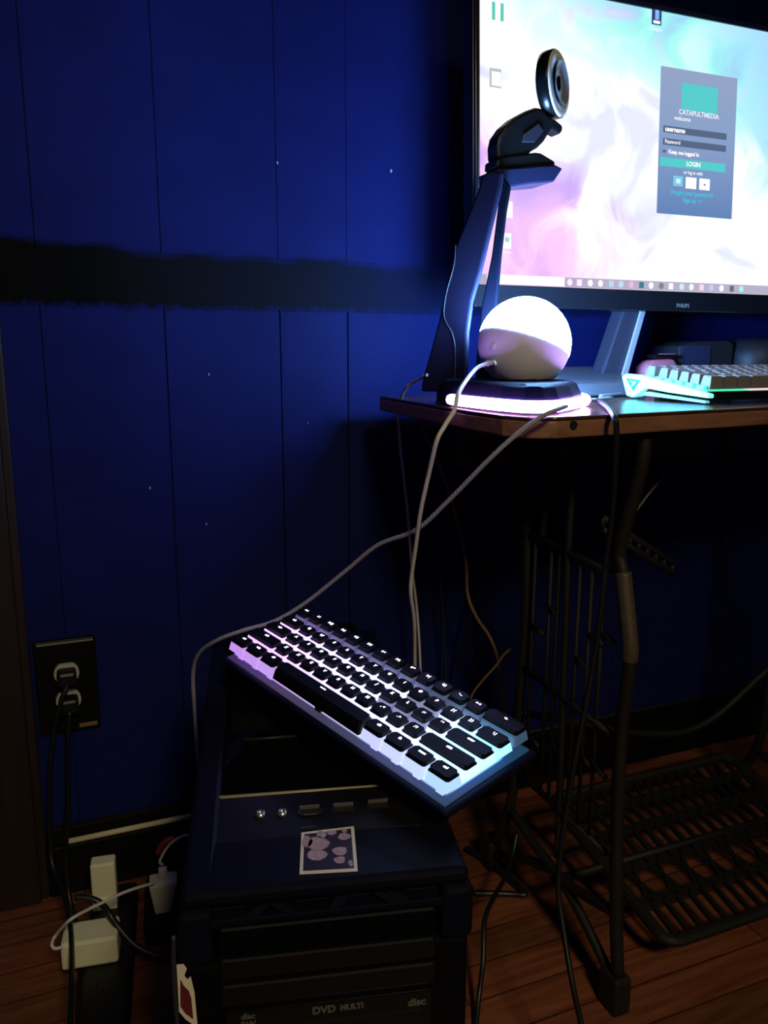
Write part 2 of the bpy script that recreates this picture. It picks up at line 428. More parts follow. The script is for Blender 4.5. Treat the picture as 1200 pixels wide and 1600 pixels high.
for u, v, kind in ((407, 1273, 'j'), (441, 1271, 'j'), (484, 1268, 'e'), (537, 1264, 'u'), (591, 1258, 'u')):
    c = tt(u, v); z0 = TH - .0022
    if kind == 'j':
        o = obj('audio_jack', lathe(bmesh.new(), [(.0016, .0), (.0016, .0045), (.0034, .0045), (.0034, 0)], 20, Matrix.Translation((c.x, c.y, z0))), CHROME, tw, True)
        obj('jack_hole', lathe(bmesh.new(), [(0, .0032), (.0017, .003), (.0017, .001), (0, .001)], 14, Matrix.Translation((c.x, c.y, z0))), HOLE, o)
    else:
        w2 = .0075
        bm = bmesh.new()
        box(bm, (c.x - w2, c.y + .0028, z0), (c.x + w2, c.y + .0042, z0 + .0052))
        o = obj('usb_port' if kind == 'u' else 'esata_port', bm, CHROME if kind == 'u' else CHROME, tw)
        obj('port_opening', B((c.x - w2, c.y - .0045, z0 + .0005), (c.x + w2, c.y + .0028, z0 + .0028)), HOLE, o)
        if kind == 'e':
            bm = bmesh.new(); tube(bm, [(c.x - w2 - .001, c.y + .002, z0 + .003), (c.x - w2 - .001, c.y - .003, z0 + .003), (c.x - w2 + .003, c.y - .005, z0 + .003), (c.x + w2 - .003, c.y - .005, z0 + .003), (c.x + w2 + .001, c.y - .003, z0 + .003), (c.x + w2 + .001, c.y + .002, z0 + .003)], .0007, 6, False)
            obj('port_rim', bm, DARKB, o)
c = tt(482, 1293); obj('indicator', B((c.x - .005, c.y - .001, TH - .002), (c.x + .005, c.y + .001, TH + .0006)), DARKB, tw)
# front plate on top between rails
obj('top_plate', B((.0, .0, TH - .012), (TWD, io_back - .054, TH)), CB, tw, bevel=.004)
# front bezel
obj('front_bezel', B((0, -.002, .03), (TWD, .02, TH - .05)), CASE, tw, bevel=.004)
# notched bar under the top plate with slanted struts
zt = TH - .012; zb = tf(300, 1425).z - .006
bm = B((.004, -.0035, zb - .006), (TWD - .004, .012, zb)); obj('lower_bar', bm, CB, tw, bevel=.001)
obj('recess', B((.004, .008, zb), (TWD - .004, .0125, zt)), HOLE, tw)
for xa, xb in ((.012, .004), (.05, .04), (.056, .066), (.1, .094), (.125, .135), (.132, .142), (.178, .186)):
    bm = bmesh.new(); prism(bm, [(xa, .0, zt), (xa + .008, .0, zt), (xb + .008, -.002, zb), (xb, -.002, zb)], (0, .01, 0)); obj('strut', bm, CB, tw)
for s in (0, 1):
    x = -.002 if s == 0 else TWD - .02
    obj('corner_block', B((x, -.006, zb - .03), (x + .022, .02, zt + .002)), CB, tw, bevel=.004)
# drive bays
for k, (v0, v1) in enumerate(((1432, 1474), (1480, 1515), (1520, 1556))):
    za, zc = tf(420, v0).z, tf(420, v1).z
    o = obj('drive_bay', B((.024, -.006, zc), (TWD - .024, .002, za - .001)), BLACKG if k else TRAY, tw, bevel=.001)
    obj('bay_edge', B((.026, -.0068, za - .0025), (TWD - .026, -.006, za - .001)), DARKB, o)
za = tf(420, 1564).z
dv = obj('optical_drive', B((.026, -.007, za - .042), (TWD - .026, .002, za)), BLACKG, tw, bevel=.001)
LOGO = mat('print_grey', (.1, .095, .08), .5)


def frontM(x, z): return frame((1, 0, 0), (0, 0, 1), (0, -1, 0), (x, -.0072, z))


c = tf(535, 1563); text('logo_text', 'DVD', .0075, LOGO, dv, frontM(tf(505, 1565).x, tf(505, 1565).z), bold=.0003)
text('logo_text', 'MULTI', .0055, LOGO, dv, frontM(tf(548, 1560).x, tf(548, 1560).z), bold=.0003)
c = tf(388, 1580); text('logo_text', 'RW', .006, LOGO, dv, frontM(c.x, c.z - .0035), bold=.0002)
text('logo_text', 'disc', .006, LOGO, dv, frontM(c.x, c.z + .0025), bold=.0002)
c = tf(648, 1553); text('logo_text', 'disc', .008, LOGO, dv, frontM(c.x, c.z), bold=.0003)
obj('disc_tray', B((.034, -.0082, za - .022), (TWD - .034, -.0068, za - .014)), BLACK, dv)
obj('eject_button', B((TWD - .052, -.009, za - .034), (TWD - .038, -.0068, za - .029)), DARKB, dv, bevel=.0005)
# square sticker on the top plate
q = [tt(468, 1367), tt(559, 1362), tt(553, 1292), tt(471, 1302)]
sb = bmesh.new(); prism(sb, [Vector((p.x, p.y, TH + .0002)) for p in q], (0, 0, .0004))
st = thing('photo_sticker', 'square sticker with a cream border and pale rocks on black, on the tower top', 'sticker', TO, TA)
PAPER = mat('sticker_cream', (.75, .66, .55), .5); SBK = mat('sticker_black', (.02, .008, .012), .4)
STO = mat('sticker_mauve', (.42, .27, .3), .5, noise=.5, nscale=300)
obj('border', sb, PAPER, st)
cc = sum(q, Vector()) / 4
obj('picture', prism(bmesh.new(), [Vector((cc.x + (p.x - cc.x) * .88, cc.y + (p.y - cc.y) * .88, TH + .0007)) for p in q], (0, 0, .0002)), SBK, st)
for u, v, a, b in ((497, 1320, .0085, .0055), (495, 1338, .008, .004), (480, 1317, .004, .0045), (502, 1306, .004, .003), (518, 1303, .004, .002), (538, 1309, .005, .0028), (531, 1332, .0058, .0035), (531, 1346, .0045, .0028), (548, 1351, .0018, .0025), (538, 1300, .002, .0016)):
    c = tt(u, v); n = 9; ph = random.random() * 6
    pts = [(c.x + a * .9 * math.cos(i * 2 * math.pi / n) * (1 + .12 * math.sin(2.3 * i + ph)), c.y + b * 1.5 * math.sin(i * 2 * math.pi / n) * (1 + .12 * math.cos(1.7 * i + ph)), TH + .001) for i in range(n)]
    obj('pale_shape', prism(bmesh.new(), pts, (0, 0, .0002)), STO, st)
# torn tag on the front left of the tower
tg = thing('torn_sticker', 'torn cream and red paper sticker on the lower left front of the tower', 'sticker', TO, TA)
q = [(276, 1507), (287, 1506), (292, 1513), (288, 1524), (293, 1530), (298, 1525), (304, 1550), (309, 1605), (290, 1592), (280, 1580)]
P = [tf(u, v, -.006) for u, v in q]
obj('paper', prism(bmesh.new(), P, (0, -.0005, 0)), PAPER, tg)
q = [(282, 1530), (287, 1540), (295, 1548), (299, 1560), (302, 1592), (290, 1583), (282, 1572)]
obj('red_print', prism(bmesh.new(), [tf(u, v, -.007) for u, v in q], (0, -.0003, 0)), mat('print_dark_red', (.12, .015, .02), .5), tg)
obj('trim_edge', tube(bmesh.new(), [tf(271, 1462, -.006), tf(272, 1530, -.006), tf(277, 1600, -.006), tf(279, 1640, -.006)], .0016), DARKB, tw, True)

# ------------------------------------------------------------------ backlit compact keyboard resting on the tower
KX = Vector((.3459, -.9323, -.1058)); KY = Vector((.9359, .3347, .1099)); KN = KX.cross(KY).normalized(); KY = KN.cross(KX)
KO = Vector((.2349, .6164, .5527)) - KN * .0195      # centre of the switch plate, keycap tops are 19.5 mm above
kb = thing('mechanical_keyboard', 'compact black keyboard with glowing white to violet backlight, lying tilted on the tower', 'keyboard')
kb.matrix_world = frame(KX, KY, KN, KO)
U = .01905
hw, hh = 7.5 * U + .005, 2.5 * U + .0045
bm = bmesh.new()
top_ = [bm.verts.new(q) for q in ((-hw, -hh, -.0015), (hw, -hh, -.0015), (hw, hh, -.0015), (-hw, hh, -.0015))]
bot_ = [bm.verts.new(q) for q in ((-hw + .005, -hh + .007, -.014), (hw - .005, -hh + .007, -.014), (hw - .005, hh, -.014), (-hw + .005, hh, -.014))]
mid_ = [bm.verts.new((v.co.x, v.co.y, -.006)) for v in top_]
bm.faces.new(top_); bm.faces.new(bot_[::-1])
for ra, rb in ((top_, mid_), (mid_, bot_)):
    for i in range(4): bm.faces.new((ra[i], ra[(i + 1) % 4], rb[(i + 1) % 4], rb[i]))
obj('case', bm, mat('keyboard_case_black', (.004, .006, .03), .5, spec=.15), kb, bevel=.003)
prof = [(-hw + .01, hh - .03, -.014), (-hw + .01, hh - .02, -.014), (-hw + .01, hh - .014, -.022), (-hw + .01, hh - .018, -.022)]
for x in (0, 2 * hw - .045): obj('flip_foot', prism(bmesh.new(), [Vector(p) + Vector((x, 0, 0)) for p in prof], (.025, 0, 0)), BLACK, kb)
# backlight: colour runs pink-violet at the left over white to cyan at the back right
EM = bpy.data.materials.new('led_backlight'); EM.use_nodes = True; nt = EM.node_tree; b = nt.nodes['Principled BSDF']
b.inputs['Specular IOR Level'].default_value = .05; b.inputs['Base Color'].default_value = (.01, .016, .1, 1); b.inputs['Roughness'].default_value = .5
tc = nt.nodes.new('ShaderNodeTexCoord'); sp = nt.nodes.new('ShaderNodeSeparateXYZ'); nt.links.new(tc.outputs['Object'], sp.inputs[0])
fx = math_node(nt, 'ADD', math_node(nt, 'MULTIPLY', sp.outputs['X'], 3.2), .5)
fx = math_node(nt, 'ADD', fx, math_node(nt, 'MULTIPLY', sp.outputs['Y'], 2.2), True)
nt.links.new(ramp(nt, fx, [(.0, (.62, .28, .95)), (.2, (.75, .5, 1)), (.45, (.62, .6, 1)), (.7, (.55, .68, 1)), (1, (.16, .62, .95))]), b.inputs['Emission Color'])
# LEDs sit in the middle of the field; the number row's and the rim's LEDs are dim
yf = math_node(nt, 'SUBTRACT', 1, math_node(nt, 'MULTIPLY', math_node(nt, 'SUBTRACT', sp.outputs['Y'], 1.0 * U), 1 / (.3 * U)), True)
yb = math_node(nt, 'MULTIPLY', math_node(nt, 'ADD', sp.outputs['Y'], 2.15 * U), 1 / (.8 * U), True)
xb = math_node(nt, 'MULTIPLY', math_node(nt, 'SUBTRACT', 7.2 * U, sp.outputs['X']), 1 / (.5 * U), True)
st_ = math_node(nt, 'MULTIPLY', math_node(nt, 'MULTIPLY', yf, yb), xb)
nt.links.new(math_node(nt, 'ADD', math_node(nt, 'MULTIPLY', st_, 8.0), .08), b.inputs['Emission Strength'])
obj('switch_plate', B((-7.5 * U, -2.5 * U, -.0015), (7.5 * U, 2.5 * U, 0)), EM, kb, label='glowing white switch plate')


def skirt_mat(name, dark):
    m = bpy.data.materials.new(name); m.use_nodes = True; nt = m.node_tree; b = nt.nodes['Principled BSDF']
    oi = nt.nodes.new('ShaderNodeObjectInfo'); b.inputs['Roughness'].default_value = .4
    b.inputs['Base Color'].default_value = (.12, .12, .16, 1)
    nt.links.new(oi.outputs['Color'], b.inputs['Emission Color']); nt.links.new(oi.outputs['Alpha'], b.inputs['Emission Strength'])
    return m


SKIRT = skirt_mat('keycap_glowing_skirt', False)
KTOP = mat('keycap_black_top', (.003, .003, .004), .5, spec=.25)
LEG = mat('legend_backlit', (.8, .8, .9), .5, emit=(.9, .88, 1), es=3.2)


def keymesh(w):
    bm = bmesh.new(); a = w * U / 2 - .0006; d = U / 2 - .0006

    def ring(ax, ay, z, c):
        pts = [(-ax + c, -ay), (ax - c, -ay), (ax, -ay + c), (ax, ay - c), (ax - c, ay), (-ax + c, ay), (-ax, ay - c), (-ax, -ay + c)]
        return [bm.verts.new((x, y + .0007 * (z / .011), z)) for x, y in pts]
    rs = [ring(a, d, .0085, .001), ring(a - .0008, d - .0019, .0164, .0016), ring(a - .0011, d - .0026, .0168, .0022), ring(a - .0014, d - .0030, .0195, .0024)]
    for k, (p, q) in enumerate(zip(rs, rs[1:])):
        for i in range(8):
            f = bm.faces.new((p[i], p[(i + 1) % 8], q[(i + 1) % 8], q[i])); f.material_index = 0 if k == 0 else 1
    f = bm.faces.new(rs[-1]); f.material_index = 1; f = bm.faces.new(rs[0][::-1]); f.material_index = 0
    # stem below the cap
    box(bm, (-.0035, -.0035, 0), (.0035, .0035, .009), 0)
    me = bpy.data.meshes.new('keycap'); bm.to_mesh(me); bm.free(); me.materials.append(SKIRT); me.materials.append(KTOP); return me


kms = {}
legend_cache = {}
rows = [
    (4, [('esc', 1)] + [(s, 1) for s in ('1 !', '2 @', '3 #', '4 $', '5 %', '6 ^', '7 &', '8 *', '9 (', '0 )', '- _', '= +')] + [('<-', 2)]),
    (3, [('tab', 1.5)] + [(s, 1) for s in 'QWERTYUIOP'] + [('[ {', 1), ('] }', 1), ('\\ |', 1.5)]),
    (2, [('caps', 1.75)] + [(s, 1) for s in 'ASDFGHJKL'] + [('; :', 1), ('\' "', 1), ('enter', 2.25)]),
    (1, [('shift', 2.25)] + [(s, 1) for s in 'ZXCVBNM'] + [(', <', 1), ('. >', 1), ('/ ?', 1), ('shift', 2.75)]),
    (0, [('ctrl', 1.25), ('win', 1.25), ('alt', 1.25), ('', 6.25), ('alt', 1.25), ('fn', 1.25), ('menu', 1.25), ('ctrl', 1.25)])]


def lerp(a, b, t): return tuple(x + (y - x) * t for x, y in zip(a, b))


for r, keys in rows:
    x = 0
    for s, w_ in keys:
        if w_ not in kms: kms[w_] = keymesh(w_)
        o = bpy.data.objects.new('keycap', kms[w_]); C.objects.link(o); o.parent = kb
        if w_ == 6.25 and len(o.data.materials) == 2: o.data.materials[0] = KTOP
        kx, ky = (x + w_ / 2 - 7.5) * U, (r + .5 - 2.5) * U; o.location = (kx, ky, 0)
        f = max(0, min(1, kx * 3.2 + .5 + ky * 2.2))
        st_pts = [(0, (.6, .3, .9)), (.25, (.55, .38, .9)), (.5, (.5, .48, .95)), (.75, (.5, .6, 1)), (1, (.15, .58, .9))]
        for (fa, ca), (fb, cb_) in zip(st_pts, st_pts[1:]):
            if fa <= f <= fb: col = lerp(ca, cb_, (f - fa) / (fb - fa))
        e = {4: .13, 3: 2.2, 2: 2.2, 1: 2.0, 0: .95}[r]
        if r == 4: col = (col[0] * .6, col[1] * .75, col[2])
        if s in ('O', 'P') and r == 3: e = .35
        if s in ('L', '; :', "K"): e = .25
        if w_ == 6.25: e = .0
        if r == 0 and x > 9: e = 1.2
        o.color = (*col, e)
        if r == 4: o.scale.z = 1.12
        if s:
            sz = .003 if len(s) > 3 else .0036 if len(s) > 1 else .0042
            if s not in legend_cache:
                l = text('legend', s, sz, LEG, o, Matrix.Translation((0, .0032, .01955)), depth=.00005, bold=.00018); legend_cache[s] = l
            else:
                l = legend_cache[s].copy(); C.objects.link(l); l.parent = o
        else:
            obj('legend', B((-.0035, .003, .0194), (.0035, .0042, .0196)), LEG, o)
        x += w_

# braided cable of that keyboard up to the table
cp = [(480, 925), (425, 962), (380, 982), (340, 1003), (312, 1022), (330, 1040)]
pts = [at(955, 622, y=.87), at(905, 629, y=.775), at(868, 641, y=.685), at(840, 655, y=.68), at(800, 685, y=.68), at(760, 722, y=.69), at(700, 783, y=.72), at(650, 828, y=.75), at(590, 852, y=.79), at(540, 892, y=.82), at(480, 940, y=.85), at(430, 970, y=.86), at(380, 985, y=.855), at(340, 1000, y=.87), at(312, 1020, y=.9), at(302, 1050, y=.92), at(304, 1110, y=.93), at(310, 1200, y=.93)]
cb = obj('braided_cable', tube(bmesh.new(), pts, .0024), BRAID, None, True)
tag(cb, 'braided grey violet cable sagging from the table edge down behind the tilted keyboard', 'cable')

# ------------------------------------------------------------------ treadle sewing table
tb = thing('sewing_table', 'wooden table top on an old cast iron treadle base', 'table', (.62, .9, 0)); T0 = Vector(tb.location)
outl = [(.475, .694), (.448, .706), (.436, .735), (.436, .80), (.458, 1.13), (1.8, 1.215), (1.8, .862)]
fc = bmesh.new(); prism(fc, [Vector((x, y, .761)) - T0 for x, y in outl], (0, 0, .004)); obj('tabletop', fc, TABLE, tb, bevel=.0015)
fc = bmesh.new(); prism(fc, [Vector((x, y, .743)) - T0 for x, y in outl], (0, 0, .0179)); obj('tabletop_edge', fc, EDGE, tb, bevel=.002, label='lighter brown edge band')
p = at(895, 664, y=.697) - T0; obj('screw_hole', lathe(bmesh.new(), [(0, .002), (.0045, .002), (.0045, -.001), (0, -.001)], 14, Matrix.Translation((p.x, at(895, 664, y=.697).y - T0.y + .0485 - .0485, p.z)) @ Matrix.Rotation(R(90), 4, 'X')), HOLE, tb)
obj('apron', B(Vector((.56, 1.06, .66)) - T0, Vector((1.7, 1.08, .743)) - T0), TABLE, tb)


def side_frame(X, with_feet=True):
    bm = bmesh.new()

    def L(pts, r, **k): tube(bm, [Vector((X, y, z)) - T0 for y, z in pts], r, 8, **k)
    L([(.735, .745), (.737, .70), (.765, .60), (.757, .57), (.735, .48), (.742, .38), (.739, .25), (.73, .13), (.72, .05)], .0085)
    L([(1.0, .745), (.995, .65), (.97, .58), (.965, .45), (.975, .3), (.985, .15), (1.03, .05)], .008)
    L([(.86, .745), (.868, .6), (.865, .42), (.862, .28), (.86, .13)], .005)
    L([(.92, .745), (.925, .62), (.93, .58)], .005)
    for z0, z1 in ((.575, .565), (.375, .362), (.205, .2)):
        L([(.965, z0), (.757, z1)], .0045, smooth=False)
    L([(.985, .13), (.85, .105), (.735, .13)], .007)
    for y in (.79, .815, .84, .885, .905, .945):
        L([(y, .57), (y + .003, .2)], .0028, smooth=False)
    for y, z in ((.80, .47), (.83, .43), (.9, .48), (.93, .44), (.81, .30), (.88, .29), (.93, .27), (.78, .48), (.78, .30)):
        L([(y - .014, z), (y + .014, z + .006)], .0035, smooth=False)
    L([(.86, .105), (.80, .08), (.735, .04)], .007); L([(.86, .105), (.93, .08), (1.03, .03)], .007)
    return bm


sf = obj('side_frame', side_frame(.62), IRON, tb, True)
sf2 = obj('side_frame', side_frame(1.13), IRON, tb, True)
obj('knee_highlight', tube(bmesh.new(), [Vector((.62, y, z)) - T0 for y, z in ((.7568, .572), (.7475, .535), (.7365, .49), (.7352, .468))], .0102, 10), mat('iron_highlight_tan', (.09, .065, .045), .5, .2, noise=.5, nscale=200), sf, True, label='paler patch of iron, painted highlight')  # tan sleeve paints the highlight on the knee of the front post
for X in (.62, 1.13):
    par = sf if X < 1 else sf2
    for y in (.722, 1.04):
        bm = bmesh.new(); prism(bm, [Vector(q) - T0 for q in ((X - .013, y - .016, 0), (X + .013, y - .016, 0), (X + .013, y + .02, 0), (X - .013, y + .02, 0))], (0, 0, .052))
        obj('foot', bm, IRON, par, bevel=.005)
bm = bmesh.new()
A = at(942, 818, y=.78) - T0; Bp = at(1050, 888, y=.79) - T0
for dx in (-1, 1): tube(bm, [A + Vector((0, 0, dx * .007)), Bp + Vector((0, 0, dx * .007))], .004, smooth=False)
for k in range(9):
    q = A.lerp(Bp, k / 8); tube(bm, [q - Vector((0, 0, .007)), q + Vector((0, 0, .007))], .003, 6, False)
obj('pierced_arm', bm, IRON, tb, True)
bm = bmesh.new()
tube(bm, [Vector((.62, .97, .30)) - T0, Vector((.95, .985, .2)) - T0, Vector((1.13, .97, .30)) - T0], .006);
obj('cross_brace', bm, IRON, tb, True)
obj('pedal_axle', tube(bmesh.new(), [Vector((.62, .87, .085)) - T0, Vector((1.13, .87, .085)) - T0], .006, smooth=False), IRON, tb, True)
# treadle pedal: grid plate tilted back
bm = bmesh.new(); PW, PD = .38, .285
pm = Matrix.Translation(Vector((.712, .735, .052)) - T0) @ Matrix.Rotation(R(12), 4, 'X')


def bar(a, b, wd=.006, h=.007):
    a, b = Vector(a), Vector(b); d = (b - a).normalized(); s = Vector((-d.y, d.x, 0)) * wd / 2
    prism(bm, [pm @ (a - s), pm @ (a + s), pm @ (b + s), pm @ (b - s)], (0, 0, h))


rim = []
for cx, cy, a0_ in ((PW - .02, PD - .02, 0), (.02, PD - .02, 90), (.02, .02, 180), (PW - .02, .02, 270)):
    for k in range(5): an = R(a0_ + k * 22.5); rim.append(pm @ Vector((cx + .02 * math.cos(an), cy + .02 * math.sin(an), .004)))
tube(bm, rim + [rim[0]], .0085, 8, False)
for y in (.065, .125, .19, .24): bar((.0, y, 0), (PW, y, 0), .012)
for i in range(16):
    x = .02 + i * .0222
    bar((x, .0, 0), (x + .004, .065, 0)); bar((x + .012, .19, 0), (x + .012, .24, 0), .005)
    if i % 2 == 0: bar((x, .065, 0), (x + .02, .125, 0), .005); bar((x + .02, .065, 0), (x, .125, 0), .005)
    bar((x, .125, 0), (x + .002, .19, 0)); bar((x, .24, 0), (x + .01, PD, 0), .005)
obj('treadle_pedal', bm, IRON, tb)

# ------------------------------------------------------------------ monitor
MY = 1.03; mtilt = R(3)
MO = at(785, 445, y=MY); MO.x = at(747, 300, y=MY + .008).x; mz = MO.z
mon = thing('monitor', 'large flat monitor showing a pastel galaxy desktop on a silver stand', 'monitor', (MO.x, MY, mz))
mon_rot = Matrix.Rotation(-mtilt, 4, 'X')   # top leans away
SW, SH = .70, .394


def mm_(x, y, z): return mon_rot @ Vector((x, y, z))


def mbox(a, b): return box(bmesh.new(), a, b, 0, mon_rot)


obj('housing', mbox((-.008, .002, -.03), (SW + .008, .03, SH + .008)), BLACKG, mon, bevel=.002)
BZ = mat('bezel_gloss', (.012, .012, .016), .15); BZE = mat('bezel_bronze_edge', (.3, .18, .12), .3, .6)
obj('bezel', mbox((-.0085, -.004, -.031), (SW + .0085, .002, -.001)), BZ, mon, bevel=.0015)
bm = mbox((-.0065, -.004, -.001), (-.0005, .002, SH + .004)); box(bm, (SW, -.004, -.001), (SW + .0075, .002, SH + .004), 0, mon_rot); box(bm, (-.0075, -.004, SH), (SW + .0075, .002, SH + .008), 0, mon_rot)
obj('bezel', bm, BZ, mon, bevel=.001)
obj('edge_strip', mbox((-.0025, -.0046, -.001), (-.0006, -.0038, SH)), BZE, mon, label='thin bronze edge beside the screen')
# screen image (gives off light)
SC = bpy.data.materials.new('screen_image'); SC.use_nodes = True; nt = SC.node_tree; nt.nodes.clear()
out = nt.nodes.new('ShaderNodeOutputMaterial'); em = nt.nodes.new('ShaderNodeEmission'); nt.links.new(em.outputs[0], out.inputs[0])
tc = nt.nodes.new('ShaderNodeTexCoord'); sp = nt.nodes.new('ShaderNodeSeparateXYZ'); nt.links.new(tc.outputs['Object'], sp.inputs[0])
nz = nt.nodes.new('ShaderNodeTexNoise'); nz.inputs['Scale'].default_value = 9; nz.inputs['Detail'].default_value = 7; nz.inputs['Distortion'].default_value = 1.1
nt.links.new(tc.outputs['Object'], nz.inputs['Vector'])
nd = math_node(nt, 'SUBTRACT', nz.outputs['Fac'], .5)
X = math_node(nt, 'ADD', sp.outputs['X'], math_node(nt, 'MULTIPLY', nd, .16)); Z = math_node(nt, 'ADD', sp.outputs['Z'], math_node(nt, 'MULTIPLY', nd, .28))
# pink on the lower left, white diagonal, cyan then blue to the upper right, white lower right
pinkc = ramp(nt, math_node(nt, 'MULTIPLY', nz.outputs['Fac'], 1), [(.3, (.62, .42, .95)), (.45, (.9, .55, .92)), (.6, (1, .72, .96))])
cyanc = ramp(nt, nz.outputs['Fac'], [(.35, (.3, .55, .9)), (.5, (.28, .9, .85)), (.65, (.6, 1, .95))])
fp = math_node(nt, 'MULTIPLY', math_node(nt, 'SUBTRACT', math_node(nt, 'SUBTRACT', .245, Z), math_node(nt, 'MULTIPLY', X, .62)), 11, True)
fp = math_node(nt, 'MULTIPLY', fp, math_node(nt, 'SUBTRACT', 1, math_node(nt, 'MULTIPLY', math_node(nt, 'SUBTRACT', X, .2), 9, True)))
fc_ = math_node(nt, 'MULTIPLY', math_node(nt, 'SUBTRACT', math_node(nt, 'ADD', Z, math_node(nt, 'MULTIPLY', X, .38)), .375), 12, True)
fb = math_node(nt, 'MULTIPLY', math_node(nt, 'SUBTRACT', math_node(nt, 'ADD', X, math_node(nt, 'MULTIPLY', Z, .5)), .56), 7, True)
fc_ = math_node(nt, 'MULTIPLY', fc_, .9)
fb = math_node(nt, 'MULTIPLY', fb, fc_)
pale = ramp(nt, nz.outputs['Fac'], [(.38, (.78, .8, 1)), (.46, (.94, .98, 1)), (.52, (1, 1, 1))])
c_ = mix(nt, fp, pale, pinkc); c_ = mix(nt, fc_, c_, cyanc); c_ = mix(nt, fb, c_, (.38, .68, .98))
nt.links.new(c_, em.inputs[0]); em.inputs[1].default_value = 1.08
obj('screen', mbox((0, -.0015, 0), (SW, .0015, SH)), SC, mon)


def scr(u, v, dy=0):  # pixel -> screen plane coordinates (x,z)
    n = mon_rot.to_3x3() @ Vector((0, -1, 0)); o = Vector((0, 0, H)) - Vector((MO.x, MY, mz)); r = ray(u, v)
    t_ = (n * .0016 - o).dot(n) / r.dot(n); p = mon_rot.inverted() @ (o + r * t_); return p.x, p.z


def emat(name, col, s=1.0): return mat(name, (0, 0, 0), .6, emit=col, es=s, spec=0)


def sbox(name, x0, z0, x1, z1, m_, parent, d=.0003): return obj(name, mbox((x0, -.0016 - d, z0), (x1, -.0014, z1)), m_, parent)


def stext(s, x, z, size, m_, parent, d=.0012, align='LEFT', bold=0):
    return text('screen_text', s, size, m_, parent, mon_rot @ frame((1, 0, 0), (0, 0, 1), (0, -1, 0), (x, -.0016 - d, z)), depth=.00005, align=align, bold=bold)


WT = emat('ui_white', (1, 1, 1)); tz = .0135
sbox('taskbar', 0, 0, SW, tz, emat('taskbar_lilac', (.5, .45, .62)), mon); tbx = scr(882, 440)[0]
sbox('search_box', 0.012, .0005, tbx, tz, emat('search_white', (1.1, 1.05, 1.1)), mon, .0006)
ic = [((890, 440), (1, .85, 1)), ((905, 441), (1, .9, 1)), ((922, 441), (1, 1, 1)), ((938, 442), (1, .95, .95)), ((955, 442), (.5, .7, .9)), ((970, 443), (.55, .75, .95)), ((986, 443), (.9, .5, .7)), ((1002, 445), (.05, .22, .3)), ((1017, 445), (1, 1, 1)), ((1033, 446), (.2, .25, .25)), ((1048, 446), (1, 1, 1)), ((1065, 447), (.6, .9, .95)), ((1080, 448), (.9, 1, .95)), ((1096, 448), (.95, .7, .9)), ((1111, 449), (.6, .6, .95)), ((1127, 449), (1, 1, 1)), ((1143, 450), (.15, .17, .2)), ((1158, 450), (.4, .95, .8))]
for i, ((u, v), col) in enumerate(ic):
    x, z = scr(u, v); z = tz / 2
    if i % 3 == 1: sbox('taskbar_icon', x - .0042, z - .0045, x + .0042, z + .0045, emat('icon', col), mon, .0008)
    else:
        n = mon_rot; pts = [n @ Vector((x + .0045 * math.cos(k * .524), -.0024, z + .005 * math.sin(k * .524))) for k in range(12)]
        obj('taskbar_icon', prism(bmesh.new(), pts, (0, .0008, 0)), emat('icon', col), mon)
# desktop icons
xi, zi = scr(778, 17)
for k, dx in enumerate((-.009, .004)): sbox('desktop_icon', xi + dx, zi - .012 + k * -.0, xi + dx + .0045, zi + .010, emat('icon_green', (.12, .62, .5)), mon, .0006)
xi, zi = scr(774, 122); bm = bmesh.new()
o = sbox('desktop_icon', xi - .009, zi - .012, xi + .009, zi + .012, emat('icon_grey', (.55, .55, .6)), mon, .0004); sbox('icon_face', xi - .006, zi - .01, xi + .0085, zi + .008, WT, o, .0007)
xi, zi = scr(792, 378); o = sbox('desktop_icon', xi - .009, zi - .009, xi + .007, zi + .012, WT, mon, .0004)
sbox('icon_glyph', xi - .003, zi + .0, xi + .003, zi + .006, emat('glyph_grey', (.45, .6, .75)), o, .0008); stext('Folder', xi, zi - .014, .007, WT, mon, align='CENTER')
xi, zi = scr(795, 330); o = sbox('desktop_icon', xi - .009, zi - .009, xi + .006, zi + .013, WT, mon, .0004)
xi, zi = scr(1026, 25); o = sbox('desktop_icon', xi - .0085, zi - .012, xi + .0085, zi + .012, emat('icon_navy', (.03, .05, .2)), mon, .0004)
sbox('icon_glyph', xi - .003, zi - .005, xi + .004, zi + .009, emat('glyph_blue', (.25, .5, .95)), o, .0008); sbox('icon_glyph', xi - .006, zi - .0105, xi + .006, zi - .0065, WT, o, .0008)
stext('League', xi, zi - .018, .0075, WT, mon, align='CENTER')
# login window
a = scr(1039, 104); b_ = scr(1137, 342); wx0, wz1 = a; wx1, wz0 = b_; wx0 = (a[0] + scr(1020, 330)[0]) / 2; wx1 = (scr(1158, 125)[0] + b_[0]) / 2
ww, wh = wx1 - wx0, wz1 - wz0
LW = bpy.data.materials.new('login_window_face'); LW.use_nodes = True; nt = LW.node_tree; nt.nodes.clear()
out = nt.nodes.new('ShaderNodeOutputMaterial'); em = nt.nodes.new('ShaderNodeEmission'); nt.links.new(em.outputs[0], out.inputs[0])
tc = nt.nodes.new('ShaderNodeTexCoord'); sp = nt.nodes.new('ShaderNodeSeparateXYZ'); nt.links.new(tc.outputs['Generated'], sp.inputs[0])
nt.links.new(ramp(nt, sp.outputs['Z'], [(0, (.13, .24, .5)), (.5, (.25, .36, .6)), (1, (.3, .38, .58))]), em.inputs[0])
lw = sbox('login_window', wx0, wz0, wx1, wz1, LW, mon, .0004)


def wxz(fx_, fz_): return wx0 + ww * fx_, wz1 - wh * fz_


